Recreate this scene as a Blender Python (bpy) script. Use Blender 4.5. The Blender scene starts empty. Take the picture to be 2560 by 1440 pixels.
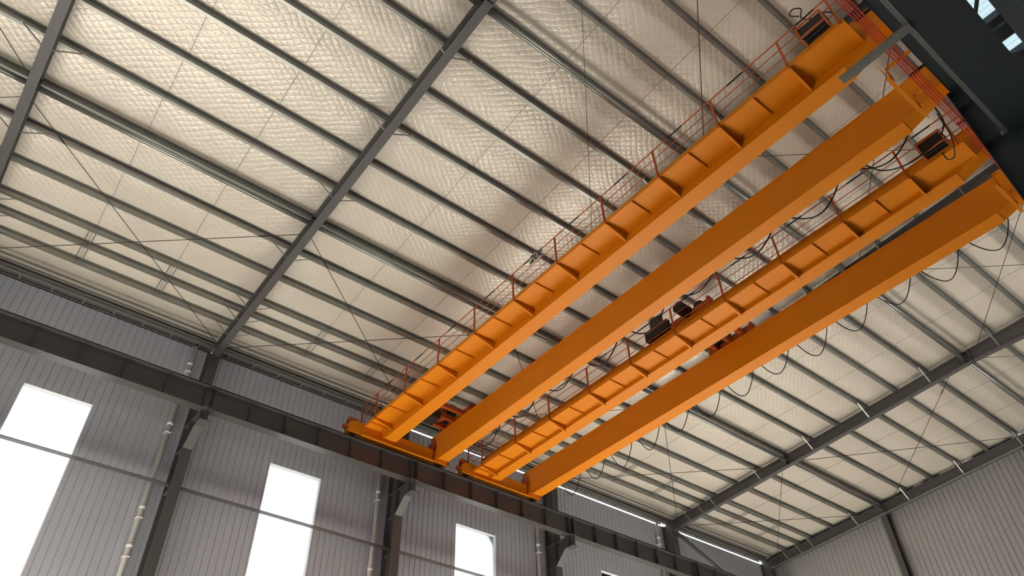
import bpy, math, random
from mathutils import Matrix, Vector
random.seed(7)
S = bpy.context.scene
COL = S.collection
Z0 = 1.6                      # eye height: all z below are measured from the eye
ZE, SL = 16.58, 0.0627        # underside of rafters at the window wall, roof slope
CX, CY = 22.9408, 2.8230

# ------------------------------------------------------------------ camera, world, sun, exposure
cam = bpy.data.cameras.new('camera'); co = bpy.data.objects.new('camera', cam); COL.objects.link(co)
cam.sensor_width = 36.0; cam.lens = 1886.52 / 2560 * 36; cam.clip_end = 400; cam.clip_start = 0.05
Rw = ((0.6237488, 0.7813640, -0.0201933), (-0.5393767, 0.4115894, -0.7346202), (-0.5656944, 0.4691103, 0.6781779))
M = Matrix(((Rw[0][0], -Rw[1][0], -Rw[2][0], CX), (Rw[0][1], -Rw[1][1], -Rw[2][1], CY),
            (Rw[0][2], -Rw[1][2], -Rw[2][2], Z0), (0, 0, 0, 1)))
co.matrix_world = M
S.camera = co
W = bpy.data.worlds.new('sky'); S.world = W; W.use_nodes = True
bg = W.node_tree.nodes['Background']; bg.inputs[0].default_value = (0.93, 0.96, 1.0, 1); bg.inputs[1].default_value = 4.5
sd = bpy.data.lights.new('sun', 'SUN'); sd.energy = 170.0; sd.angle = math.radians(3); sd.color = (1.0, 0.96, 0.90)
so = bpy.data.objects.new('sun', sd); COL.objects.link(so)
so.rotation_euler = Vector((0.90, -0.06, 0.42)).to_track_quat('Z', 'Y').to_euler()
vs = S.view_settings; vs.view_transform = 'Standard'; vs.look = 'None'; vs.gamma = 1.0; vs.use_curve_mapping = False
vs.exposure = -0.64

# ------------------------------------------------------------------ materials
def lin(c):
    return tuple(((v / 255) / 12.92 if v / 255 <= 0.04045 else ((v / 255 + 0.055) / 1.055) ** 2.4) for v in c) + (1,)

def mat(name, rgb, rough=0.5, metal=0.0, var=0.08, scale=3.0, bump=0.0, stretch=None, spec=0.5):
    m = bpy.data.materials.new(name); m.use_nodes = True
    nt = m.node_tree; b = nt.nodes['Principled BSDF']
    b.inputs['Roughness'].default_value = rough; b.inputs['Metallic'].default_value = metal
    b.inputs['Specular IOR Level'].default_value = spec
    tc = nt.nodes.new('ShaderNodeTexCoord'); mp = nt.nodes.new('ShaderNodeMapping')
    if stretch: mp.inputs['Scale'].default_value = stretch
    no = nt.nodes.new('ShaderNodeTexNoise'); no.inputs['Scale'].default_value = scale; no.inputs['Detail'].default_value = 5
    nt.links.new(tc.outputs['Object'], mp.inputs['Vector']); nt.links.new(mp.outputs[0], no.inputs['Vector'])
    mx = nt.nodes.new('ShaderNodeMix'); mx.data_type = 'RGBA'
    c = lin(rgb)
    mx.inputs[6].default_value = tuple(v * (1 - var) for v in c[:3]) + (1,)
    mx.inputs[7].default_value = tuple(min(1, v * (1 + var)) for v in c[:3]) + (1,)
    nt.links.new(no.outputs[0], mx.inputs[0]); nt.links.new(mx.outputs[2], b.inputs['Base Color'])
    if bump:
        bp = nt.nodes.new('ShaderNodeBump'); bp.inputs['Strength'].default_value = 1; bp.inputs['Distance'].default_value = bump
        nt.links.new(no.outputs[0], bp.inputs['Height']); nt.links.new(bp.outputs[0], b.inputs['Normal'])
    return m

MT = {}
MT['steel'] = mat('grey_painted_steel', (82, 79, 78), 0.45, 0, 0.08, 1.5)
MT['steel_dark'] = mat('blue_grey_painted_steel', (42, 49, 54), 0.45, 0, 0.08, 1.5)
MT['galv'] = mat('galvanised_steel', (146, 146, 140), 0.34, 0.7, 0.15, 14, 0.0, (1, .25, 1))
MT['rod'] = mat('dark_rod_steel', (70, 62, 55), 0.5, 0.3, 0.1, 8)
MT['orange'] = mat('orange_crane_paint', (222, 130, 9), 0.5, 0, 0.06, 1.2, 0.0, None, 0.3)
MT['orange_deep'] = mat('orange_red_primer_paint', (188, 84, 28), 0.5, 0, 0.1, 2.5)
MT['wall'] = mat('grey_wall_sheet', (186, 187, 195), 0.5, 0, 0.05, 0.6)
MT['endwall'] = mat('warm_grey_gable_sheet', (166, 163, 162), 0.5, 0, 0.05, 0.6)
MT['trim'] = mat('white_window_reveal', (235, 235, 235), 0.5, 0, 0.02)
MT['pipe'] = mat('white_plastic_pipe', (238, 234, 230), 0.4, 0, 0.05, 4)
MT['black'] = mat('black_rubber', (18, 18, 17), 0.5, 0, 0.1)
MT['dark'] = mat('dark_equipment', (38, 34, 30), 0.5, 0, 0.15, 6)
MT['red'] = mat('red_conductor_cover', (190, 52, 34), 0.4, 0, 0.1, 5)
MT['board'] = mat('white_sign_board', (205, 200, 190), 0.5, 0, 0.03)
MT['board_shaded'] = mat('shaded_sign_board', (105, 98, 90), 0.5, 0, 0.05)  # sign board in shadow: the shade is put into this darker colour
MT['concrete'] = mat('floor_concrete', (192, 190, 184), 0.7, 0, 0.08, 0.4)
MT['gutter'] = mat('gutter_sheet', (92, 90, 88), 0.5, 0.2, 0.1, 2)
MT['bolt'] = mat('dark_bolt', (60, 25, 15), 0.5, 0.2)
MT['chrome'] = mat('bare_rail_steel', (70, 66, 62), 0.4, 0.6)

def roof_material():
    m = bpy.data.materials.new('quilted_foil_insulation'); m.use_nodes = True
    nt = m.node_tree; N = nt.nodes; L = nt.links; b = N['Principled BSDF']
    b.inputs['Roughness'].default_value = 0.33; b.inputs['Metallic'].default_value = 0.15; b.inputs['Specular IOR Level'].default_value = 0.7
    tc = N.new('ShaderNodeTexCoord'); sp = N.new('ShaderNodeSeparateXYZ'); L.new(tc.outputs['Object'], sp.inputs[0])
    wn = N.new('ShaderNodeTexNoise'); wn.inputs['Scale'].default_value = 1.3; L.new(tc.outputs['Object'], wn.inputs['Vector'])
    def math_(op, a, c=None):
        n = N.new('ShaderNodeMath'); n.operation = op
        for i, v in enumerate((a, c)):
            if v is None: continue
            if isinstance(v, (int, float)): n.inputs[i].default_value = v
            else: L.new(v, n.inputs[i])
        return n.outputs[0]
    w = math_('MULTIPLY', wn.outputs[0], 0.25)
    x = math_('ADD', sp.outputs[0], w); y = math_('MULTIPLY', sp.outputs[1], 0.8)
    k = math.pi / 0.21
    u = math_('ABSOLUTE', math_('SINE', math_('MULTIPLY', math_('ADD', x, y), k)))
    v = math_('ABSOLUTE', math_('SINE', math_('MULTIPLY', math_('SUBTRACT', x, y), k)))
    q = math_('POWER', math_('MULTIPLY', u, v), 0.5)
    n2 = N.new('ShaderNodeTexNoise'); n2.inputs['Scale'].default_value = 7; n2.inputs['Detail'].default_value = 6
    L.new(tc.outputs['Object'], n2.inputs['Vector'])
    n3 = N.new('ShaderNodeTexNoise'); n3.inputs['Scale'].default_value = 0.45; L.new(tc.outputs['Object'], n3.inputs['Vector'])
    amp = math_('ADD', math_('MULTIPLY', n3.outputs[0], 0.9), 0.1)
    h = math_('ADD', math_('MULTIPLY', math_('MULTIPLY', q, amp), 1.0), math_('MULTIPLY', n2.outputs[0], 0.8))
    bp = N.new('ShaderNodeBump'); bp.inputs['Strength'].default_value = 1.0; bp.inputs['Distance'].default_value = 0.013
    L.new(h, bp.inputs['Height']); L.new(bp.outputs[0], b.inputs['Normal'])
    mx = N.new('ShaderNodeMix'); mx.data_type = 'RGBA'
    mx.inputs[6].default_value = lin((206, 196, 181)); mx.inputs[7].default_value = lin((226, 217, 203))
    L.new(n3.outputs[0], mx.inputs[0]); L.new(mx.outputs[2], b.inputs['Base Color'])
    return m
MT['roof'] = roof_material()

def glass_material():
    m = bpy.data.materials.new('window_glass'); m.use_nodes = True
    nt = m.node_tree; N = nt.nodes; N.remove(N['Principled BSDF'])
    t = N.new('ShaderNodeBsdfTransparent'); t.inputs[0].default_value = (0.92, 0.95, 0.97, 1)
    g = N.new('ShaderNodeBsdfGlossy'); g.inputs['Roughness'].default_value = 0.03
    f = N.new('ShaderNodeFresnel'); f.inputs[0].default_value = 1.45
    x = N.new('ShaderNodeMixShader'); nt.links.new(f.outputs[0], x.inputs[0]); nt.links.new(t.outputs[0], x.inputs[1]); nt.links.new(g.outputs[0], x.inputs[2])
    nt.links.new(x.outputs[0], N['Material Output'].inputs[0])
    return m
MT['glass'] = glass_material()

def frp_material():
    m = bpy.data.materials.new('translucent_rooflight'); m.use_nodes = True
    nt = m.node_tree; N = nt.nodes; N.remove(N['Principled BSDF'])
    t = N.new('ShaderNodeBsdfTranslucent'); t.inputs[0].default_value = (0.045, 0.062, 0.07, 1)
    d = N.new('ShaderNodeBsdfDiffuse'); d.inputs[0].default_value = (0.42, 0.54, 0.60, 1)
    x = N.new('ShaderNodeMixShader'); x.inputs[0].default_value = 0.2
    nt.links.new(t.outputs[0], x.inputs[1]); nt.links.new(d.outputs[0], x.inputs[2]); nt.links.new(x.outputs[0], N['Material Output'].inputs[0])
    return m
MT['frp'] = frp_material()

# ------------------------------------------------------------------ mesh helpers
class MB:
    def __init__(s): s.v = []; s.f = []
    def add(s, vs, fs):
        n = len(s.v); s.v += [tuple(v) for v in vs]; s.f += [tuple(i + n for i in f) for f in fs]; return s
    def box(s, x0, x1, y0, y1, z0, z1):
        vs = [(x, y, z) for x in (x0, x1) for y in (y0, y1) for z in (z0, z1)]
        return s.add(vs, [(0, 1, 3, 2), (4, 6, 7, 5), (0, 4, 5, 1), (2, 3, 7, 6), (0, 2, 6, 4), (1, 5, 7, 3)])
    def prof(s, pts, p, q, side, up):
        """extrude a closed 2D outline (a along side, b along up) from p to q"""
        p = Vector(p); q = Vector(q); side = Vector(side).normalized(); up = Vector(up).normalized(); n = len(pts)
        vs = [p + side * a + up * b for a, b in pts] + [q + side * a + up * b for a, b in pts]
        fs = [(i, (i + 1) % n, n + (i + 1) % n, n + i) for i in range(n)] + [tuple(range(n - 1, -1, -1)), tuple(range(n, 2 * n))]
        return s.add(vs, fs)
    def bar(s, p, q, w, h, side=None):
        d = (Vector(q) - Vector(p)).normalized()
        side = Vector(side) if side else (d.cross(Vector((0, 0, 1))) if abs(d.z) < .95 else d.cross(Vector((0, 1, 0))))
        side = (side - d * side.dot(d)).normalized(); up = side.cross(d).normalized()
        return s.prof([(-w / 2, -h / 2), (w / 2, -h / 2), (w / 2, h / 2), (-w / 2, h / 2)], p, q, side, up)
    def tube(s, p, q, r, n=8, r2=None):
        p = Vector(p); q = Vector(q); d = (q - p).normalized()
        a = d.cross(Vector((0, 0, 1))) if abs(d.z) < .95 else d.cross(Vector((0, 1, 0)))
        a.normalize(); b = a.cross(d); r2 = r if r2 is None else r2
        vs = []
        for c, rr in ((p, r), (q, r2)):
            vs += [c + (a * math.cos(2 * math.pi * i / n) + b * math.sin(2 * math.pi * i / n)) * rr for i in range(n)]
        return s.add(vs, [(i, (i + 1) % n, n + (i + 1) % n, n + i) for i in range(n)] + [tuple(range(n - 1, -1, -1)), tuple(range(n, 2 * n))])
    def path(s, pts, r, n=6):
        pts = [Vector(p) for p in pts]; vs = []; fs = []
        up = Vector((0, 1, 0.13))
        for i, p in enumerate(pts):
            d = (pts[min(i + 1, len(pts) - 1)] - pts[max(i - 1, 0)]).normalized()
            a = d.cross(up).normalized(); b = a.cross(d)
            vs += [p + (a * math.cos(2 * math.pi * k / n) + b * math.sin(2 * math.pi * k / n)) * r for k in range(n)]
        for i in range(len(pts) - 1):
            fs += [(i * n + k, i * n + (k + 1) % n, (i + 1) * n + (k + 1) % n, (i + 1) * n + k) for k in range(n)]
        fs += [tuple(range(n - 1, -1, -1)), tuple(range((len(pts) - 1) * n, len(pts) * n))]
        return s.add(vs, fs)
    def poly(s, pts, thick):
        """a plate: outline pts (3D, planar) given a thickness along its normal"""
        P = [Vector(p) for p in pts]; n = (P[1] - P[0]).cross(P[2] - P[1]).normalized() * thick / 2; k = len(P)
        return s.add([p - n for p in P] + [p + n for p in P],
                     [(i, (i + 1) % k, k + (i + 1) % k, k + i) for i in range(k)] + [tuple(range(k - 1, -1, -1)), tuple(range(k, 2 * k))])
    def build(s, name, m, parent=None, smooth=False, origin=None):
        me = bpy.data.meshes.new(name)
        if origin is None:
            if parent is not None: origin = (0, 0, 0)
            else:
                xs = [v[0] for v in s.v]; ys = [v[1] for v in s.v]; zs = [v[2] for v in s.v]
                origin = ((min(xs) + max(xs)) / 2, (min(ys) + max(ys)) / 2, min(zs))
        pl = parent['_o'] if parent is not None and '_o' in parent else None
        base = tuple(pl) if pl is not None else (origin if parent is None else (0, 0, 0))
        me.from_pydata([(x - base[0], y - base[1], z - base[2]) for x, y, z in s.v], [], s.f)
        me.validate(); me.update()
        mm = MT[m]; me.materials.append(mm)
        if smooth:
            for p in me.polygons: p.use_smooth = True
        o = bpy.data.objects.new(name, me); COL.objects.link(o)
        if parent is None: o.location = (base[0], base[1], base[2] + Z0); o['_o'] = base
        else: o.parent = parent; o['_o'] = base
        return o

def tag(o, label, cat, group=None):
    o['label'] = label; o['category'] = cat
    if group: o['group'] = group
    return o
def thing(name, loc, label, cat, group=None):
    o = bpy.data.objects.new(name, None); COL.objects.link(o); o.empty_display_size = .2
    o.location = (loc[0], loc[1], loc[2] + Z0); o['_o'] = tuple(loc)
    return tag(o, label, cat, group)
def struct(o): o['kind'] = 'structure'; return o
def hprof(w, h, tf, tw):
    a, b, c = w / 2, h, tw / 2
    return [(-a, 0), (a, 0), (a, tf), (c, tf), (c, b - tf), (a, b - tf), (a, b), (-a, b), (-a, b - tf), (-c, b - tf), (-c, tf), (-a, tf)]
ORD = ['first', 'second', 'third', 'fourth', 'fifth', 'sixth', 'seventh', 'eighth', 'ninth', 'tenth', 'eleventh', 'twelfth',
       'thirteenth', 'fourteenth', 'fifteenth', 'sixteenth', 'seventeenth', 'eighteenth', 'nineteenth', 'twentieth']

FR = [0.15, 8.15, 16.08, 24.0, 32.0, 40.0]       # frame lines
FRX = [-7.85] + FR
XIN = 21.83                                       # inner face of the near columns
rz = lambda x, off=0.0: ZE + SL * x + off
RD = 0.50; PH = 0.21; ROOF = RD + PH + 0.01

# ------------------------------------------------------------------ floor and ground
fl = MB().box(-1, 34, -14, 41, -1.8, -1.6).build('floor', 'concrete'); struct(fl)
struct(MB().box(-60, 120, -60, 100, -2.1, -1.82).build('trim_1', 'concrete'))

# ------------------------------------------------------------------ ceiling: quilted insulation
def ceiling():
    xs = []; x = -0.66
    while x < 22.75: xs.append(x); x += 0.12
    ys = []; y = -11.9
    while y < 40.6: ys.append(y); y += 0.25
    pur = PX
    b = MB(); vs = []
    for x in xs:
        lo = max([p for p in pur if p <= x], default=-0.95); hi = min([p for p in pur if p > x], default=x + 1)
        t = (x - lo) / max(hi - lo, .01); sg = math.sin(math.pi * min(max(t, 0), 1)) * 0.03
        for y in ys:
            dn = min(abs(y - f) for f in FRX)
            puff = 0.05 * math.exp(-((dn - 0.5) / 0.35) ** 2) * math.sin(math.pi * min(max(t, 0), 1))
            wv = 0.010 * math.sin(3.1 * x + 1.7 * y) * math.sin(2.3 * y + x * .7)
            vs.append((x, y, rz(x, ROOF) - sg - puff * 0.7 + wv * 0.4 + 0.01))
    n = len(ys); fs = []
    for i in range(len(xs) - 1):
        for j in range(n - 1): fs.append((i * n + j, i * n + j + 1, (i + 1) * n + j + 1, (i + 1) * n + j))
    b.add(vs, fs)
    o = b.build('ceiling', 'roof', smooth=True); struct(o)
    # outer roof sheet so that the sky stays outside
    c = MB()
    for ya_, yb_, xa_ in ((-12.0, 16.1, -1.0), (16.1, 40.75, -.70)):
        c.prof([(0, 0.10), (23.7, 0.10 + SL * 23.7), (23.7, 0.14 + SL * 23.7), (0, 0.14)], (xa_, ya_, rz(xa_, ROOF)), (xa_, yb_, rz(xa_, ROOF)), (1, 0, 0), (0, 0, 1))
    struct(c.build('ceiling', 'gutter'))
PX = [-0.30, 1.14, 2.00, 2.77, 4.13, 5.53, 6.99, 8.46, 9.86, 11.33, 12.75, 14.18, 15.60, 17.02, 18.48, 19.98, 21.38]
ceiling()

# ------------------------------------------------------------------ purlins (Z sections), one per bay and line
BAYN = ['left of the leftmost rafter', 'right of the leftmost rafter', 'left of the nearer crane',
        'between the two cranes', 'beyond the farther crane', 'next to the gable wall']
def zprof():
    t = 0.012; h = PH
    return [(-0.07, 0), (0.0, 0), (0.0 + t, 0), (t, h - t), (0.07, h - t), (0.07, h), (0, h), (0, t), (-0.07 + t, t), (-0.07 + t, 0.025), (-0.07, 0.025)]
def zprof2():
    # bottom flange towards the eave, top flange towards the ridge, thin web
    t = 0.014; h = PH
    return [(-0.075, 0), (t, 0), (t, h - t), (0.075, h - t), (0.075, h), (0, h), (0, t), (-0.075 + t, t), (-0.075 + t, 0.03), (-0.075, 0.03)]
for bi in range(6):
    y0, y1 = FRX[bi], FRX[bi + 1]
    for pi, px in enumerate(PX):
        e0, e1 = y0 + 0.004, y1 - 0.004
        if bi == 0: e0 = y0
        b = MB().prof(zprof2(), (px, e0, rz(px, RD + .003)), (px, e1, rz(px, RD + .003)), (1, 0, SL), (-SL, 0, 1))
        o = b.build('roof_purlin', 'galv')
        tag(o, f'galvanised purlin, {ORD[pi]} up from the window wall, {BAYN[bi]}', 'purlin', 'galvanised purlins under the roof insulation')
        # anti-sag cleats at the sag rods
        for fy in (2.78, 5.30):
            cl = MB()
            yy = y0 + fy
            cl.box(px - 0.078, px - 0.070, yy - .035, yy + .035, rz(px, RD) - 0.004, rz(px, RD) + .05)
            cl.box(px - 0.0785, px + .035, yy - .035, yy - .028, rz(px, RD) - 0.004, rz(px, RD) + .05)
            cl.box(px + .0145, px + .035, yy - .035, yy - .028, rz(px, RD) + .05, rz(px, RD) + .19)
            cl.build('cleat', 'galv', o)

# ------------------------------------------------------------------ rafters and window wall columns
RAFN = ['leftmost grey steel rafter crossing the upper left corner', 'long grey steel rafter left of the cranes, over the first corbelled column',
        'grey steel rafter hidden behind the walkway of the nearer crane', 'dark steel rafter glimpsed between the two girders of the farther crane',
        'dark steel rafter right of both cranes with bright flange braces', 'dark rafter running along the top of the gable wall']
FLY = [1.14, 2.00, 2.77, 5.53, 8.46, 11.33, 14.18, 17.02, 19.98]
XR1 = 22.6
rafters = []
for ri, fy in enumerate(FR):
    r = thing('roof_rafter', (0, fy, rz(0)), RAFN[ri], 'rafter', 'steel rafters')
    u = Vector((1, 0, SL)).normalized(); n = Vector((-SL, 0, 1)).normalized()
    dy = 0.85 if ri == 5 else 0
    dep = RD
    p0 = Vector((-0.05 if ri else -0.05, fy, rz(-0.05))); p1 = Vector((15.95, fy, rz(15.95))); p2 = Vector((XR1, fy, rz(XR1)))
    if ri == 5:
        # gable rafter: deep web seen against the wall
        MB().prof(hprof(.25, dep + .0, .012, .01), p0, p2, (0, 1, 0), n).build('beam', 'steel', r)
        MB().bar((0, fy - .10, rz(0, -.0)), (XR1, fy - .10, rz(XR1, -.0)), .06, .06).build('edge_angle', 'galv', r)
    else:
        MB().prof(hprof(.25, dep, .012, .01), p0, p1 - u * .02, (0, 1, 0), n).build('beam', 'steel', r)
        q0 = p1 + u * .02; q1 = p2; dd = Vector((0, 0, -.50)); tp = n * dep; wv = Vector((0, .125, 0))
        hb = MB(); hb.poly([q0 - wv, q1 + dd - wv, q1 + dd + wv, q0 + wv], .012)
        hb.poly([q0 + tp - wv - n * .006, q1 + tp - wv - n * .006, q1 + tp + wv - n * .006, q0 + tp + wv - n * .006], .012)
        hb.poly([q0, q1 + dd, q1 + tp - n * .012, q0 + tp - n * .012], .010); hb.build('haunched_beam', 'steel', r)
        sp = MB()
        for s in (-1, 1):
            c = p1 + u * .01 * s
            sp.prof([(-.125, -.07), (.125, -.07), (.125, dep), (-.125, dep)], c - u * .009, c + u * .009, (0, 1, 0), n)
        sp.build('splice_plate', 'steel', r)
        b2 = MB()
        for s in (-1, 1):
            for k in range(5):
                c = p1 + Vector((0, s * .07, 0)) + n * (.03 + k * .105)
                b2.tube(c - u * .05, c + u * .05, .014, 6)
        b2.build('bolts', 'dark', r)
        # web stiffeners at the ties
        st = MB()
        for tx in (7.05, 15.66):
            for s in (-1, 1):
                st.box(tx - .005, tx + .005, fy + (s * .005 if s > 0 else -.12), fy + (.12 if s > 0 else -.005), rz(tx) + .012, rz(tx) + dep - .013)
        st.build('stiffener', 'steel', r)
    for fx in FLY:
        for s in (-1, 1):
            if ri == 5 and s > 0: continue
            hz = 0 if (fx < 15.97 or ri == 5) else .50 * (fx - 15.97) / (XR1 - 15.97)
            a = (fx, fy + s * .06, rz(fx) + .05 - hz); q = (fx + .02, fy + s * .72, rz(fx, RD) + .015)
            m = MB(); m.bar(a, q, .045, .006, side=(1, 0, 0)); 
            m.box(fx - .03, fx + .05, q[1] - .03, q[1] + .03, q[2] - .005, q[2] + .03)
            m.build('fly_brace', 'galv', r)
    rafters.append(r)

COLN = ['grey column at the far left edge of the window wall', 'grey column with corbel left of the second window', 'grey column with corbel right of the second window',
        'dark column with corbel right of the third window', 'dark column under the rafter right of the cranes', 'corner column where window wall meets gable wall']
ztop_col = rz(0) - .01
for ci, fy in enumerate(FR):
    c = thing('steel_column', (-.3, fy, -1.6), COLN[ci], 'column', 'columns along the window wall')
    p = MB(); zt = rz(-.3, RD) - .06
    hw = .17
    p.box(-.014, 0, fy - hw, fy + hw, -1.6, ztop_col - .015)
    p.box(-.6, -.586, fy - hw, fy + hw, -1.6, zt)
    p.box(-.586, -.014, fy - .006, fy + .006, -1.6, ztop_col - .015)
    p.box(-.586, -.052, fy - .006, fy + .006, ztop_col - .015, rz(-.5, RD) - .02)
    p.build('shaft', 'steel_dark' if 0 else 'steel', c)
    q = MB()
    for zz in (13.83, 12.83, 8.0, 11.4):
        for s in (-1, 1):
            q.box(-.585, -.015, fy + (.007 if s > 0 else -.16), fy + (.16 if s > 0 else -.007), zz - .006, zz + .006)
    q.build('stiffener', 'steel', c)
    cb = MB()      # corbel: tapered H bracket carrying the runway beam
    zt2, xt = 13.835, 1.08
    cb.box(0.001, xt, fy - .15, fy + .15, zt2 - .014, zt2)
    cb.poly([(0.001, fy, zt2 - .014), (xt, fy, zt2 - .014), (xt, fy, zt2 - .47), (.60, fy, zt2 - .47), (0.001, fy, zt2 - 1.0)], .012)
    cb.box(.60, xt, fy - .15, fy + .15, zt2 - .484, zt2 - .47)
    cb.poly([(0.001, fy - .15, zt2 - 1.007), (.60, fy - .15, zt2 - .477), (.60, fy + .15, zt2 - .477), (0.001, fy + .15, zt2 - 1.007)], .014)
    cb.box(.80 - .006, .80 + .006, fy - .14, fy + .14, zt2 - .47, zt2 - .014)
    cb.build('corbel', 'steel', c)

# ------------------------------------------------------------------ ties between frames
def tie_label(k, bi): return ['round tie beam low on the slope, ', 'round tie beam at the rafter splices, ', 'round tie beam high on the slope, '][k] + BAYN[bi]
for bi in range(6):
    y0, y1 = FRX[bi] + .02, FRX[bi + 1] - .02
    for k, tx in enumerate((7.05, 15.66, 21.75)):
        t = thing('tie_beam', (tx, (y0 + y1) / 2, rz(tx, .25)), tie_label(k, bi), 'tie beam', 'tie beams between the rafters')
        z = rz(tx, .26)
        MB().tube((tx, y0 + .1, z), (tx, y1 - .1, z), .075, 14).build('tube', 'galv', t, smooth=True)
        e = MB()
        for yy, s in ((y0, 1), (y1, -1)):
            e.box(tx - .006, tx + .006, min(yy, yy + s * .14), max(yy, yy + s * .14), z - .11, z + .11)
            e.box(tx - .1, tx + .1, min(yy + s * .10, yy + s * .11), max(yy + s * .10, yy + s * .11), z - .1, z + .1)
        e.build('end_plate', 'steel', t)

# ------------------------------------------------------------------ bracing rods with turnbuckles
def brace(p, q, label, tb=0.12):
    p = Vector(p); q = Vector(q); d = q - p
    o = thing('bracing_rod', p, label, 'bracing rod', 'thin cross bracing rods under the roof')
    MB().tube(p, q, .0125, 6).build('rod', 'rod', o)
    for t in (tb,):
        a = p + d * t; u = d.normalized(); sd = Vector((0, 0, 1)) * .028
        m = MB(); L = .22
        m.tube(a - u * L / 2 + sd, a + u * L / 2 + sd, .008, 5); m.tube(a - u * L / 2 - sd, a + u * L / 2 - sd, .008, 5)
        m.tube(a - u * (L / 2 + .05), a - u * (L / 2 - .01), .022, 6); m.tube(a + u * (L / 2 - .01), a + u * (L / 2 + .05), .022, 6)
        m.build('turnbuckle', 'rod', o)
for bi in range(6):
    y0, y1 = FRX[bi] + .14, FRX[bi + 1] - .14
    pans = [(0.4, 6.65, 'lower')]
    if bi in (0, 5): pans.append((7.4, 15.0, 'middle'))
    if bi in (2, 3, 4, 5): pans.append((16.1, 22.3, 'upper'))
    for xa, xb, nm in pans:
        brace((xb, y0, rz(xb, .15)), (xa, y1, rz(xa, .15)), f'bracing rod of the {nm} roof panel, falling away from camera, {BAYN[bi]}')
        brace((xb, y1, rz(xb, .12)), (xa, y0, rz(xa, .12)), f'bracing rod of the {nm} roof panel, rising away from camera, {BAYN[bi]}')
# sag rods
for bi in range(6):
    for k, fy in enumerate((2.78, 5.30)):
        yy = FRX[bi] + fy
        o = thing('sag_rod', (10, yy, rz(10, RD)), f'{"left" if k == 0 else "right"} line of thin sag rods through purlins, {BAYN[bi]}', 'sag rod', 'sag rods between purlins')
        m = MB()
        for i in range(1, len(PX) - 1):
            o1, o2 = (.06, .15)
            m.tube((PX[i] + .006, yy + .03, rz(PX[i], RD + o2)), (PX[i + 1] + .005, yy - .02, rz(PX[i + 1], RD + o1)), .0065, 5)
        m.build('rod', 'galv', o)
        m = MB()
        for a, b_ in ((PX[1], PX[2]), (PX[2], PX[3])):
            m.tube((a + .006, yy - .1, rz(a, RD + .1)), (b_ + .005, yy - .1, rz(b_, RD + .1)), .014, 6)
            m.tube((a + .006, yy + .1, rz(a, RD + .1)), (b_ + .005, yy + .1, rz(b_, RD + .1)), .014, 6)
        m.build('strut', 'galv', o)

# ------------------------------------------------------------------ corrugated walls with openings
def sheet(b, fixed, axis, a0, a1, z0, z1, pitch, depth, sgn, groove=.035, topf=None):
    """vertical rib sheet; axis 'y' (plane x=fixed) or 'x' (plane y=fixed); grooves recede by depth (sign sgn)"""
    pts = []; k0 = math.floor(a0 / pitch) - 1; k1 = math.ceil(a1 / pitch) + 1
    for k in range(k0, k1 + 1):
        c = k * pitch
        pts += [(c - groove / 2, 0), (c - groove / 5, 1), (c + groove / 5, 1), (c + groove / 2, 0)]
    pts = [(a, d) for a, d in pts if a0 < a < a1]
    pts = [(a0, 0)] + pts + [(a1, 0)]
    for (a, d), (c, e) in zip(pts, pts[1:]):
        za = topf(a) if topf else z1; zc = topf(c) if topf else z1
        f1 = fixed + sgn * depth * d; f2 = fixed + sgn * depth * e
        g = (lambda f, t, z: (f, t, z)) if axis == 'y' else (lambda f, t, z: (t, f, z))
        b.add([g(f1, a, z0), g(f2, c, z0), g(f2, c, zc), g(f1, a, za)], [(0, 1, 2, 3)])
XW = -0.70
WIN = [(-4.81, -2.85), (3.19, 5.17), (11.17, 13.15), (19.17, 21.17), (27.2, 29.2), (35.2, 37.2)]
WB, WT = 0.4, 13.66
WTOP = 17.06
w = MB(); prev = -12.0
for (a, b_) in WIN:
    sheet(w, XW, 'y', prev, a, -1.6, WTOP, .2315, .022, -1)
    sheet(w, XW, 'y', a, b_, WT, WTOP, .2315, .022, -1)
    sheet(w, XW, 'y', a, b_, -1.6, WB, .2315, .022, -1)
    prev = b_
sheet(w, XW, 'y', prev, 40.5, -1.6, WTOP, .2315, .022, -1)
wl = w.build('wall_left', 'wall'); struct(wl)
# outer skin
w = MB(); prev = -12.0
for (a, b_) in WIN:
    w.box(XW - .20, XW - .16, prev, a, -1.6, WTOP if b_ < 16 else 16.8); w.box(XW - .20, XW - .16, a, b_, WT, WTOP if b_ < 16 else 16.8); w.box(XW - .20, XW - .16, a, b_, -1.6, WB); prev = b_
w.box(XW - .20, XW - .16, prev, 40.6, -1.6, 16.8)
struct(w.build('wall_left', 'wall'))
for i, (a, b_) in enumerate(WIN):
    m = MB()
    m.box(XW - .16, XW + .004, a - .001, b_ + .001, WT - .004, WT + .02)       # head
    m.box(XW - .16, XW + .004, a - .02, a + .004, WB, WT); m.box(XW - .16, XW + .004, b_ - .004, b_ + .02, WB, WT)
    m.box(XW - .16, XW + .02, a, b_, WB - .02, WB + .004)
    o = m.build(f'window_{i+1}', 'trim'); struct(o)
    MB().box(XW - .150, XW - .144, a, b_, WB, WT - .004).build('pane', 'glass', o)
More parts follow.
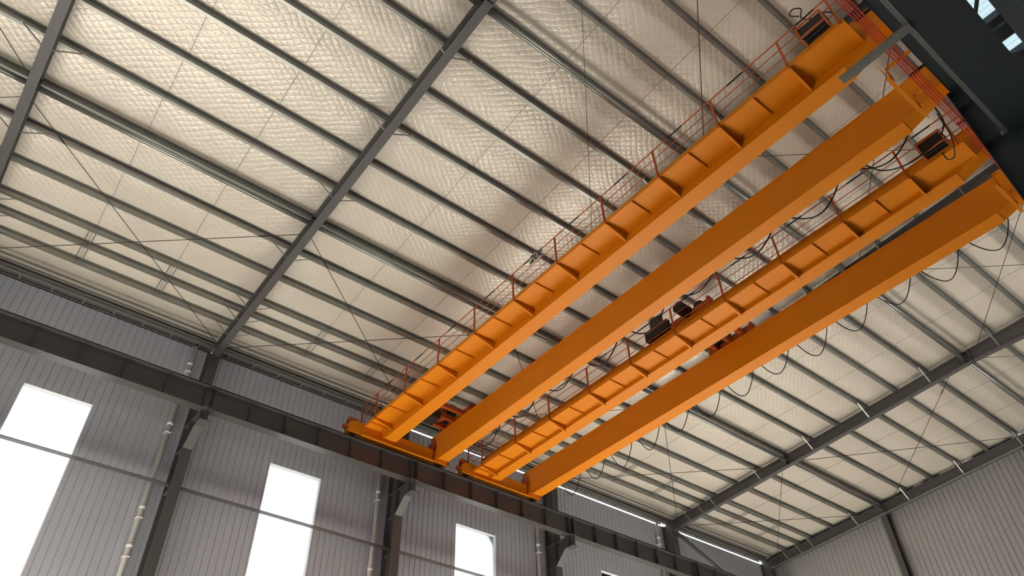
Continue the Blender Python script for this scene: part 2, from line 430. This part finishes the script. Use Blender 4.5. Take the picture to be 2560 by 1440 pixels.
# gable wall
gt = lambda x: rz(x, ROOF) - .07 if x > 0 else WTOP
w = MB(); sheet(w, 40.52, 'x', XW, 34, -1.6, 0, .26, .03, 1, groove=.07, topf=lambda x: rz(min(x, 22.7), ROOF) - .10)
struct(w.build('wall_back', 'endwall'))
m = MB(); 
xs_open = [(8.8, 9.3), (10.2, 11.05), (11.35, 11.95), (13.8, 14.5)]
prev = XW
for a, b_ in xs_open + [(22.7, 22.7)]:
    m.prof([(0, 0), (a - prev, SL * (a - prev)), (a - prev, SL * (a - prev) + .16), (0, .16)], (prev, 40.56, rz(prev, ROOF) - .14), (prev, 40.60, rz(prev, ROOF) - .14), (1, 0, 0), (0, 0, 1)); prev = b_
prev = XW
for a, b_ in xs_open + [(22.7, 22.7)]:
    m.prof([(0, 0), (a - prev, SL * (a - prev)), (a - prev, SL * (a - prev) + .20), (0, .20)], (prev, 40.14, rz(prev, RD) + .005), (prev, 40.17, rz(prev, RD) + .005), (1, 0, 0), (0, 0, 1)); prev = b_
struct(m.build('trim_2', 'steel_dark'))
# gable framing
ge = MB().box(-0.02, 22.6, 40.16, 40.30, 0, 0)
for k, gx in enumerate((6.9, 14.2)):
    c = thing('gable_post', (gx, 40.25, -1.6), ['dark post on the gable wall below the tie beam', 'post on the gable wall at the right edge of the picture'][k], 'post', 'posts of the gable wall')
    zt = rz(gx) - .01
    m = MB(); m.prof(hprof(.30, .34, .012, .01), (gx, 40.04, -1.6), (gx, 40.04, zt), (1, 0, 0), (0, 1, 0)); m.build('shaft', 'steel', c)
    m = MB(); m.box(gx - .16, gx + .16, 40.0, 40.4, zt - .02, zt); m.build('cap_plate', 'steel', c)

# ------------------------------------------------------------------ girts on the window wall
for bi in range(6):
    y0, y1 = FRX[bi] + .19, FRX[bi + 1] - .19
    for zz in (11.70, 5.2):
        if zz < 8: continue
        o = thing('wall_girt', (-.3, (y0 + y1) / 2, zz), 'grey horizontal girt across the wall, ' + ['left of the leftmost column', 'across the first big window', 'across the second window', 'across the third window', 'across the fourth window', 'beside the gable corner'][bi], 'girt', 'wall girts')
        t = .012
        MB().prof([(0, 0), (.2, 0), (.2, .02), (.2 - t, .02), (.2 - t, t), (t, t), (t, .11), (0, .11)], (-.47, y0, zz - .05), (-.47, y1, zz - .05), (1, 0, 0), (0, 0, 1)).build('channel', 'galv' if 0 else 'steel', o)
        m = MB(); m.box(-.46, -.27, y0 - .17, y0 + .06, zz - .062, zz - .054); m.box(-.30, -.27, y0 - .02, y0 + .03, zz - .11, zz - .062); m.build('clip', 'steel', o)
        MB().box(-.46, -.30, y1 - .06, y1 + .17, zz - .062, zz - .054).build('clip', 'steel', o)

# ------------------------------------------------------------------ downpipes
PN = ['white downpipe beside the leftmost column', 'white downpipe left of the second window column', 'white downpipe left of the column between second and third windows',
      'white downpipe left of the column after the third window', 'white downpipe left of the column under the right rafter', 'white downpipe beside the gable corner column']
for i, fy in enumerate(FR[:5]):
    py = fy - .62
    o = thing('downpipe', (-.5, py, -1.6), PN[i], 'downpipe', 'white downpipes')
    MB().tube((-.56, py, -1.6), (-.56, py, 17.0), .08, 16).build('pipe', 'pipe', o, smooth=True)
    for zz in (13.75, 10.8, 9.6, 6.0, 16.2):
        MB().tube((-.56, py, zz), (-.56, py, zz + .11), .096, 16).build('coupling', 'pipe', o, smooth=True)
        MB().box(-.69, -.465, py - .09, py + .09, zz - .3, zz - .27).build('bracket', 'pipe', o)

# ------------------------------------------------------------------ eave gutter boxes with rungs
for bi in range(6):
    y0, y1 = FRX[bi] + .2, FRX[bi + 1] - .2
    o = thing('eave_gutter', (-.5, (y0 + y1) / 2, 17.1), 'grey eave gutter frame with rungs on the wall top, ' + BAYN[bi], 'gutter', 'eave gutter boxes')
    gap = .03 if bi >= 3 else 0.0
    zb = WTOP + .01 + gap
    m = MB(); m.box(-.66, -.62, y0, y1, zb, zb + .05); m.box(-.30, -.25, y0, y1, zb - .02, zb + .03); m.build('rail', 'galv', o)
    n = 8
    for k in range(n):
        yy = y0 + .35 + k * (y1 - y0 - .7) / (n - 1)
        MB().box(-.62, -.30, yy - .03, yy + .03, zb, zb + .04).build('rung', 'galv', o)
    m = MB(); m.box(-.92 if bi < 3 else -.66, -.22, y0 - .19, y1 + .19, zb + .07, zb + .09)
    if bi < 3: m.box(-.96, -.92, y0 - .19, y1 + .19, WTOP - .3, zb + .12)
    m.build('tray', 'gutter', o)
    m = MB()
    for xx in (-.12, .12, .34): m.box(xx, xx + .05, y0, y1, rz(xx, RD) - .05, rz(xx, RD) - .005)
    m.build('lip_channel', 'galv', o)

# wall bracing in the last bay
o = thing('wall_brace', (-.3, 36, 12), 'dark diagonal brace on the window wall in the last bay', 'brace')
MB().bar((-.3, 32.3, 16.85), (-.3, 39.8, 13.9), .16, .10, side=(1, 0, 0)).build('angle', 'steel', o)
MB().poly([(-.3, 32.2, 16.5), (-.3, 32.7, 16.55), (-.3, 32.5, 16.9), (-.3, 32.2, 16.9)], .012).build('gusset', 'steel', o)

# ------------------------------------------------------------------ far runway beam, one length per bay
def runway(xc, y0, y1, zb, label, ms='steel'):
    o = thing('runway_beam', (xc, (y0 + y1) / 2, zb), label, 'runway beam', 'crane runway beams')
    h = .83
    MB().prof(hprof(.34, h, .018, .010), (xc, y0, zb), (xc, y1, zb), (1, 0, 0), (0, 0, 1)).build('beam', ms, o)
    r = MB(); r.prof([(-.045, 0), (.045, 0), (.045, .02), (.012, .03), (.012, .09), (.035, .10), (.035, .13), (-.035, .13), (-.035, .10), (-.012, .09), (-.012, .03), (-.045, .02)],
           (xc, y0, zb + h), (xc, y1, zb + h), (1, 0, 0), (0, 0, 1)); r.build('crane_rail', 'chrome', o)
    ys = [y0 + .12] + [y0 + .12 + (y1 - y0 - .24) * k / 6 for k in range(1, 6)] + [y1 - .12]
    for yy in ys:
        for s in (-1, 1):
            MB().box(xc + (.006 if s > 0 else -.15), xc + (.15 if s > 0 else -.006), yy - .005, yy + .005, zb + .07 if yy not in (ys[0], ys[-1]) else zb + .018, zb + h - .018).build('stiffener', ms, o)
    return o
RN = ['left of the leftmost column', 'under the upper left, before the first corbel', 'between the first two corbels, carrying the nearer crane', 'between the second and third corbels, carrying the farther crane',
      'between the third corbel and the right rafter column', 'in the last bay next to the gable wall']
for bi in range(6):
    runway(.80, FRX[bi] + .006, FRX[bi + 1] - .006, 13.85, 'grey crane runway beam along the window wall, ' + RN[bi])

# ------------------------------------------------------------------ overhead cranes
ZB, ZT = 14.95, 16.05
XF, XN = 0.80, 22.08
def girder(y0, y1, o):
    xa, xb = XF - .22, XN + .1
    side = [(xa, ZB + .42), (xa + .1, ZB + .30), (1.22, ZB), (20.70, ZB), (xb - .35, ZB + .34), (xb, ZB + .42), (xb, ZT), (xa, ZT)]
    g = MB(); n = len(side)
    yl, yr = y0 + .025, y1 - .025
    g.add([(x, yl, z) for x, z in side] + [(x, yr, z) for x, z in side],
          [(i, (i + 1) % n, n + (i + 1) % n, n + i) for i in range(n)] + [tuple(range(n - 1, -1, -1)), tuple(range(n, 2 * n))])
    # projecting flanges
    g.box(xa, xb, y0 - .01, y1 + .01, ZT, ZT + .014)
    g.poly([(1.22, y0, ZB - .006), (20.70, y0, ZB - .006), (20.70, y1, ZB - .006), (1.22, y1, ZB - .006)], .012)
    gi = g.build('main_girder', 'orange', o)
    r = MB(); r.box(1.0, 21.5, (y0 + y1) / 2 - .03, (y0 + y1) / 2 + .03, ZT + .014, ZT + .07); r.build('trolley_rail', 'chrome', gi)
    return gi
def text_mesh(txt, size, parent, p, mname, name='lettering'):
    cu = bpy.data.curves.new('t', 'FONT'); cu.body = txt; cu.size = size; cu.extrude = .004; cu.align_x = 'CENTER'; cu.align_y = 'CENTER'
    cu.offset = .006; cu.shear = .15
    t = bpy.data.objects.new('t', cu); COL.objects.link(t); bpy.context.view_layer.update()
    me = bpy.data.meshes.new_from_object(t); bpy.data.objects.remove(t)
    me.materials.clear(); me.materials.append(MT[mname])
    o = bpy.data.objects.new(name, me); COL.objects.link(o); o.parent = parent
    b = parent['_o']; o.location = (p[0] - b[0], p[1] - b[1], p[2] - b[2]); o.rotation_euler = (math.pi / 2, 0, 0)
    return o

def crane(ya, yb, yc, yd, ty0, ty1, zdeck, signtxt, signx, boardm, label, posts, festoon_y, fpitch):
    """girder 1 spans ya..yb, girder 2 yc..yd; end trucks run ty0..ty1; walkway on the near side"""
    o = thing('overhead_crane', ((XF + XN) / 2, (ya + yd) / 2, ZB), label, 'crane', 'orange overhead cranes')
    girder(ya, yb, o); girder(yc, yd, o)
    for xc in (XF, XN):
        t = MB(); zb_ = 14.90
        # channel-shaped end carriage with chamfered ends
        y0, y1 = ty0, ty1; zt = ZB + .44
        out = [(y0, zb_ + .02), (y1, zb_ + .02), (y1, zt - .15), (y1 - .2, zt), (y0 + .2, zt), (y0, zt - .15)]
        n = len(out)
        t.add([(xc - .17, y, z) for y, z in out] + [(xc + .17, y, z) for y, z in out],
              [(i, (i + 1) % n, n + (i + 1) % n, n + i) for i in range(n)] + [tuple(range(n - 1, -1, -1)), tuple(range(n, 2 * n))])
        t.box(xc - .22, xc + .22, y0 + .55, y1 - .55, zb_ - .006, zb_ + .02)
        tr = t.build('end_truck', 'orange', o)
        for yy in (y0 + .28, y1 - .28):
            m = MB(); m.tube((xc - .05, yy, 15.03), (xc + .05, yy, 15.03), .20 * .25 + .00, 12) if 0 else m.tube((xc - .06, yy, 15.02), (xc + .06, yy, 15.02), .175, 20)
            m.build('wheel', 'dark', tr)
        MB().tube((xc, y0 - .001, 15.12), (xc, y0 - .16, 15.12), .09, 12).build('buffer', 'orange_deep', tr); MB().tube((xc, y1 + .001, 15.12), (xc, y1 + .16, 15.12), .09, 12).build('buffer', 'orange_deep', tr)
        m = MB(); m.box(xc - .2, xc + .2, yc - .10, yc - .07, zb_, ZT - .3); m.build('joint_plate', 'orange_deep', tr)
        m = MB()
        for k in range(5):
            for s in (-1, 1): m.tube((xc + s * .19, yc - .11, 15.0 + k * .09), (xc + s * .19, yc - .06, 15.0 + k * .09), .02, 6)
        m.build('bolts', 'bolt', tr)
        # travel motor on the carriage
        m = MB(); m.tube((xc, y0 + .02, 15.44), (xc, y0 + .36, 15.44), .13, 14); m.box(xc - .15, xc + .15, y0 + .02, y0 + .30, 15.24, 15.40)
        m.build('travel_motor', 'orange_deep', tr, smooth=False)
    # walkway
    yo = ya + .02 - .76
    w = MB(); w.box(.62, 21.3, yo, ya + .02, zdeck, zdeck + .008)
    w.box(.62, 21.3, yo - .006, yo, zdeck - .045, zdeck + .10)      # toe board and edge angle
    w.box(.62, .68, yo, ya + .02, zdeck - .06, zdeck); w.box(21.24, 21.3, yo, ya + .02, zdeck - .06, zdeck)
    wk = w.build('walkway', 'orange', o)
    m = MB(); m.box(.68, 21.24, ya - .02, ya + .012, zdeck - .04, zdeck - .001); m.build('ledger_angle', 'orange', wk)
    for px in posts[1:-1]:
        MB().poly([(px, ya + .02, zdeck - .001), (px, yo, zdeck - .001), (px, yo, zdeck - .07), (px, ya + .02, zdeck - .26)], .012).build('bracket', 'orange', wk)
        MB().bar((px, ya + .02, zdeck - .262), (px, yo - .0, zdeck - .072), .06, .008, side=(1, 0, 0)).build('bracket', 'orange', wk)
    mids = [(a + b_) / 2 for a, b_ in zip(posts[1:-1], posts[2:-1])] + [(posts[0] + posts[1]) / 2 + .2]
    for px in mids: MB().box(px - .004, px + .004, yo, ya + .02, zdeck - .06, zdeck - .001).build('rib', 'orange', wk)
    hr = 1.06
    for px in posts:
        MB().bar((px, yo - .02, zdeck - .06), (px, yo - .02, zdeck + hr), .05, .04, side=(1, 0, 0)).build('handrail_post', 'orange_deep', wk)
    for zz, r in ((hr, .017), (.72, .011), (.38, .011)):
        m = MB(); m.tube((posts[0], yo - .02, zdeck + zz), (21.9, yo - .02, zdeck + zz), r, 8)
        if zz == hr or 1: m.tube((posts[0], yo - .02, zdeck + zz), (posts[0], ya - .05, zdeck + zz), r, 8)
        m.build('handrail', 'orange_deep', wk)
    MB().bar((posts[0], ya - .05, zdeck), (posts[0], ya - .05, zdeck + hr), .05, .04, side=(1, 0, 0)).build('handrail_post', 'orange_deep', wk)
    for px in posts[1:-1]:
        a = px + .55; MB().tube((a, yo - .02, zdeck + hr), (a + .5, yo - .02, zdeck + hr), .021, 8).build('rail_sleeve', 'black', wk)
    # capacity board
    bx, bz = signx, zdeck + .93
    MB().box(bx - .29, bx + .29, yo - .05, yo - .04, bz - .20, bz + .18).build('capacity_board', boardm, wk)
    text_mesh(signtxt, .42, wk, (bx, yo - .058, bz - .01), 'black')
    # resistor box
    m = MB(); rx, ry, rzb = 20.42, yo - .32, zdeck + .06
    for (a, b_) in ((0, 0), (.62, 0), (0, .36), (.62, .36)):
        m.box(rx + a - .015, rx + a + .015, ry + b_ - .015, ry + b_ + .015, rzb, rzb + .42)
    for zz in (0, .40):
        m.box(rx, rx + .62, ry - .015, ry + .015, rzb + zz, rzb + zz + .03); m.box(rx, rx + .62, ry + .345, ry + .375, rzb + zz, rzb + zz + .03)
        m.box(rx - .015, rx + .015, ry, ry + .36, rzb + zz, rzb + zz + .03); m.box(rx + .605, rx + .635, ry, ry + .36, rzb + zz, rzb + zz + .03)
    rb = m.build('resistor_box', 'orange_deep', wk)
    m = MB()
    for k in range(3): m.box(rx + .03, rx + .59, ry + .03 + k * .11, ry + .09 + k * .11, rzb + .04, rzb + .38)
    m.build('resistor_bank', 'dark', rb)
    # festoon cables on the far side of girder 2
    fz = ZT - .28; m = MB()
    m.prof([(-.02, 0), (.02, 0), (.02, .035), (-.02, .035)], (1.0, festoon_y, fz + .03), (21.3, festoon_y, fz + .03), (0, 1, 0), (0, 0, 1))
    for k in range(11): m.box(1.5 + k * 1.95, 1.54 + k * 1.95, yd, festoon_y, fz + .04, fz + .07)
    m.build('festoon_track', 'galv', o)
    x = 20.9; k = 0
    while x - fpitch > 2.0:
        x2 = x - fpitch; dr = 1.30 + .08 * math.sin(k * 2.1)
        if fpitch > 1.9: dr = .95 + .12 * math.sin(k * 1.7)
        pts = []
        for i in range(17):
            t = i / 16; pts.append((x + (x2 - x) * (t + .03 * math.sin(2 * math.pi * t)), festoon_y + .02 * math.sin(3 * t), fz - dr * (1 - (2 * t - 1) ** 2) ** .75))
        MB().path(pts, .016 if fpitch < 1.9 else .022, 6).build('festoon_cable', 'black', o, smooth=True)
        MB().box(x - .03, x + .03, festoon_y - .03, festoon_y + .03, fz - .06, fz + .03).build('festoon_carrier', 'dark', o)
        x = x2; k += 1
    # collector guard plate hanging by the near end truck
    gy0, gy1 = yb - .2, yc + .1
    gx = 21.20
    g_ = MB().poly([(gx, gy0, 14.60), (gx, gy1, 14.60), (gx, gy1 - .35, 14.42), (gx, gy0 + .35, 14.42)], .010)
    g_.box(gx - .045, gx + .045, gy0 + .3, gy1 - .3, 14.41, 14.42); g_.build('collector_guard', 'orange', o)
    for hy in (gy0 + .53, gy1 - .57):
        m = MB(); m.box(21.22, 21.26, hy - .03, hy + .03, 14.5, 14.95); m.bar((21.22, hy, 14.95), (21.95, hy, 14.95), .06, .05); m.build('guard_hanger', 'orange', o)
    return o
P1 = [.68, 1.72, 3.7, 5.75, 7.8, 9.8, 11.8, 13.8, 15.8, 17.8, 19.85, 21.2]
c1 = crane(14.52, 15.0, 16.93, 17.39, 13.15, 17.5, 15.30, '20t', 10.95, 'board', 'nearer orange double girder overhead crane marked 20t', P1, 17.62, 2.05)
P2 = [.68, 1.62, 3.72, 5.7, 7.8, 9.84, 11.82, 13.83, 15.9, 17.9, 19.85, 21.2]
c2 = crane(19.48, 19.94, 21.66, 22.14, 18.25, 22.25, 15.08, '10t', 11.2, 'board_shaded', 'farther orange double girder overhead crane marked 10t', P2, 22.42, 1.45)
# loose supply cables at the near end of crane 1 girder
def cable(name, pts, r, label, parent=None):
    P = [Vector(p) for p in pts]; out = []
    for i in range(len(P) - 1):
        p0 = P[max(i - 1, 0)]; p1 = P[i]; p2 = P[i + 1]; p3 = P[min(i + 2, len(P) - 1)]
        for k in range(8):
            t = k / 8; out.append(.5 * ((2 * p1) + (-p0 + p2) * t + (2 * p0 - 5 * p1 + 4 * p2 - p3) * t * t + (-p0 + 3 * p1 - 3 * p2 + p3) * t ** 3))
    out.append(P[-1])
    return MB().path(out, r, 6).build(name, 'black', parent, smooth=True)
cable('supply_cable', [(21.35, 17.5, 15.5), (21.3, 17.75, 14.95), (20.9, 17.8, 14.62), (20.2, 17.75, 14.5), (19.6, 17.7, 14.8), (19.2, 17.65, 15.6)], .02, '', c1)
cable('supply_cable', [(21.3, 17.7, 15.3), (21.25, 17.9, 14.6), (21.05, 18.2, 14.3), (20.85, 18.5, 14.6), (20.8, 18.72, 15.1)], .014, '', c1)
cable('supply_cable', [(20.6, 13.6, 16.3), (20.45, 13.55, 16.5), (20.55, 13.6, 16.7), (20.7, 13.65, 16.55), (20.6, 13.7, 16.35), (20.75, 13.8, 16.2), (21.1, 13.85, 16.05), (21.2, 13.9, 15.7)], .016, '', c1)

# ------------------------------------------------------------------ hoist trolleys
def trolley(x0, x1, ya, yb, label, big):
    z = ZT + .07
    o = thing('hoist_trolley', ((x0 + x1) / 2, (ya + yb) / 2, z), label, 'trolley', 'hoist trolleys on the cranes')
    m = MB()
    for yy in (ya, yb): m.box(x0, x1, yy - .09, yy + .09, z + .08, z + .34)
    for xx in (x0 + .35, (x0 + x1) / 2, x1 - .35): m.box(xx - .07, xx + .07, ya + .09, yb - .09, z + .05, z + .24)
    m.box(x0 + .35, x1 - .35, (ya + yb) / 2 - .06, (ya + yb) / 2 + .06, z + .06, z + .22)
    m.build('frame', 'orange_deep', o)
    for xx in (x0 + .25, x1 - .25):
        for yy in (ya, yb): MB().tube((xx, yy - .05, z + .12), (xx, yy + .05, z + .12), .12, 16).build('wheel', 'dark', o)
    for xx in (x0, x1): 
        for yy in (ya, yb): MB().box(xx - .05, xx + .05, yy - .12, yy + .12, z + .06, z + .40).build('end_plate', 'orange_deep', o)
    ym = (ya + yb) / 2
    MB().tube((x0 + .55, ya + .25, z + .48), (x0 + .55, yb - .35, z + .48), .24, 20).build('rope_drum', 'orange_deep', o)
    MB().box(x0 + .25, x0 + .95, yb - .33, yb - .02, z + .26, z + .85).build('gearbox', 'dark', o)
    m = MB(); m.tube((x1 - .55, ya + .1, z + .47), (x1 - .55, ya + .8, z + .47), .21, 18); m.tube((x1 - .55, ya + .8, z + .47), (x1 - .55, ya + .95, z + .47), .12, 12)
    m.build('hoist_motor', 'dark', o)
    MB().box((x0 + x1) / 2 - .3, (x0 + x1) / 2 + .3, ym - .25, ym + .25, z - .25, z + .05).build('sheave_block', 'dark', o)
    if big:
        MB().box(x0 - .9, x0 + .12, ya - .25, ya - .07, z + .10, z + .50).build('control_panel', 'dark', o)
        MB().tube((x0 + .9, ya - .55, z + .32), (x0 + .9, ya - .1, z + .32), .22, 18).build('brake_motor', 'dark', o)
    return o
trolley(1.05, 3.0, 14.76, 17.16, 'orange trolley parked at the window wall end of the nearer crane', False)
trolley(10.95, 12.75, 19.71, 21.90, 'orange trolley with dark motor and panel at the middle of the farther crane', True)

# ------------------------------------------------------------------ near column line
c = thing('steel_column', (22.3, 16.15, -1.6), 'nearest dark blue-grey column at the right edge, overlapping the crane ends', 'column')
m = MB(); yc = 16.15; ztop = 17.85
def stepped(m, yc):
    zc_ = 13.83
    m.box(XIN, XIN + .016, yc - .15, yc + .15, -1.6, zc_); m.box(22.69, 22.705, yc - .15, yc + .15, -1.6, ztop); m.box(XIN + .016, 22.69, yc - .006, yc + .006, -1.6, zc_)
    m.box(XIN, 22.705, yc - .15, yc + .15, zc_, zc_ + .025)
    m.box(22.40, 22.414, yc - .15, yc + .15, zc_ + .025, ztop); m.box(22.414, 22.69, yc - .006, yc + .006, zc_ + .025, ztop)
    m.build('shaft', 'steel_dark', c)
stepped(m, yc)
m = MB()
for zz in (12.1, 13.3): 
    m.box(XIN + .017, 22.24, yc - .145, yc - .007, zz - .006, zz + .006)
m.build('stiffener', 'steel_dark', c)
for k in (3, 4, 5):
    fy = FR[k] + .1
    c = thing('steel_column', (22.3, fy, -1.6), ['', '', '', 'dark column of the near row behind the nearest column', 'dark column of the near row, second behind the nearest', 'dark column of the near row at the gable corner'][k], 'column')
    m = MB(); stepped(m, fy)
NR = ['ahead of the nearest column', 'behind the nearest column', 'near row, third length', 'near row, last length']
for k, (a, b_) in enumerate(((8.1, 16.145), (16.155, 24.095), (24.105, 32.095), (32.105, 40.0))):
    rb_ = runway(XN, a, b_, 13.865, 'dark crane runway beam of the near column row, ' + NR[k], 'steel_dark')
    for yy in range(9, 32, 2):
        if a < yy < b_: MB().box(21.56, 21.93, yy - .025, yy + .025, 13.90, 13.93).build('conductor_arm', 'steel_dark', rb_)
# low tie beam passing in front of the column
t = thing('edge_beam', (22.72, 16, 12.0), 'wide dark beam seen from below across the top right corner', 'beam')
m = MB(); m.box(22.31, 23.14, 6.0, 30.0, 12.0, 12.02); m.box(22.715, 22.735, 6.0, 30.0, 12.02, 12.7) if 0 else m.box(22.76, 22.78, 6.0, 30.0, 12.02, 12.75); m.box(22.75, 22.95, 6.0, 30, 12.75, 12.77)
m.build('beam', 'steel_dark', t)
m = MB(); m.box(22.225, 22.305, 6.0, 16.0, 11.995, 12.003); m.box(22.297, 22.305, 6.0, 16.0, 12.003, 12.07); m.build('angle_strip', 'galv', t)
m = MB(); m.poly([(22.18, 15.99, 11.99), (22.305, 15.99, 11.99), (22.305, 15.99, 12.1), (22.18, 15.99, 12.1)], .01); m.build('end_clip', 'galv', t)
b_ = thing('conductor_bracket', (21.6, 12.42, 12.0), 'galvanised channel bracket sticking out from the dark beam towards the crane', 'bracket')
MB().prof([(-.085, 0), (.085, 0), (.085, .01), (.085, .05), (.078, .05), (.078, .01), (-.078, .01), (-.078, .05), (-.085, .05)], (20.95, 12.40, 11.94), (22.31, 12.40, 11.94), (0, 1, 0), (0, 0, 1)).build('channel', 'galv', b_)
m = MB()
for xx in (21.05, 21.2, 21.35, 21.5): m.tube((xx, 12.36, 11.925), (xx, 12.36, 11.945), .014, 6)
m.build('bolts', 'galv', b_)
CN = ['innermost', 'second', 'third', 'outermost']
for k in range(4):
    xx = 21.60 + k * .055
    o = thing('conductor_bar', (xx, 16, 13.7), f'{CN[k]} of the red conductor bars along the crane ends at top right', 'conductor bar', 'red conductor bars')
    MB().prof([(-.011, 0), (.011, 0), (.013, .03), (.004, .045), (-.004, .045), (-.013, .03)], (xx, 8.4, 13.72), (xx, 32, 13.72), (1, 0, 0), (0, 0, 1)).build('bar', 'red', o)
    m = MB()
    for yy in range(9, 32, 2): m.box(xx - .012, xx + .012, yy - .02, yy + .02, 13.766, 13.90)
    m.build('hanger', 'dark', o)
# neighbouring aisle: translucent roof, truss beam and braces
m = MB()
k = 0; x = 23.0
pts = []
for j in range(0, 60):
    yy = 12 + j * .2; pts += [(yy, 0), (yy + .06, .03), (yy + .12, .03), (yy + .18, 0)]
vs = []; 
for yy, h in pts: vs += [(22.75, yy, 19.0 + h), (27.5, yy, 18.9 + h)]
m.add(vs, [(2 * i, 2 * i + 1, 2 * i + 3, 2 * i + 2) for i in range(len(pts) - 1)])
o = m.build('roof_light', 'frp'); tag(o, 'pale blue translucent corrugated rooflight at the top right corner', 'rooflight')
t = thing('aisle_truss', (23.75, 19, 17.6), 'dark truss beam below the rooflight at the top right corner', 'truss')
MB().box(23.58, 23.98, 12, 30, 17.7, 18.1).build('chord', 'steel_dark', t)
MB().box(22.75, 27, 18.72, 18.98, 17.95, 18.2).build('cross_beam', 'steel_dark', t)
MB().box(22.75, 27, 19.12, 19.5, 17.9, 18.2).build('cross_beam', 'steel_dark', t)
MB().box(23.1, 27, 20.2, 20.9, 17.9, 18.2).build('cross_beam', 'steel_dark', t)
MB().bar((22.95, 18.55, 17.9), (23.62, 17.5, 17.9), .08, .06).build('diagonal', 'steel_dark', t)
MB().bar((23.05, 19.9, 17.9), (23.75, 20.45, 17.9), .10, .06).build('diagonal', 'steel_dark', t)
# thin suspended line beside the nearer crane
o = thing('hanging_cable', (16.1, 11.1, 17.6), 'thin dark line running down the roof before the nearer crane', 'cable')
MB().tube((18.9, 8.4, rz(18.9, .25)), (11.4, 15.85, rz(11.4, .25)), .008, 5).build('wire', 'rod', o)

# opposite side: unseen wall added to shade the near row, slots aim the sun
struct(MB().box(33.8, 34, -12, 41, 14.0, 20.5).build('wall_right_sun_slots', 'wall'))
struct(MB().box(33.8, 34, -12, 41, -1.6, 11.0).build('wall_right_sun_slots', 'wall'))
struct(MB().box(33.8, 34, 7, 17, 11.0, 14.0).build('wall_right_sun_slots', 'wall'))  # added infill, closes part of the slot to darken the middle ceiling
struct(MB().box(-1, 34, -12.2, -12, -1.6, 20.5).build('wall_front_light_block', 'gutter'))  # unseen dark wall added behind the camera to cut light from that end
struct(MB().box(27.5, 34, -12, 41, 18.9, 19.0).build('ceiling', 'gutter'))
struct(MB().box(22.7, 27.5, -12, 12, 18.9, 19.0).build('ceiling', 'gutter'))
struct(MB().box(22.7, 27.5, 24, 41, 18.9, 19.0).build('ceiling', 'gutter'))

for ob in bpy.data.objects:
    if '_o' in ob: del ob['_o']
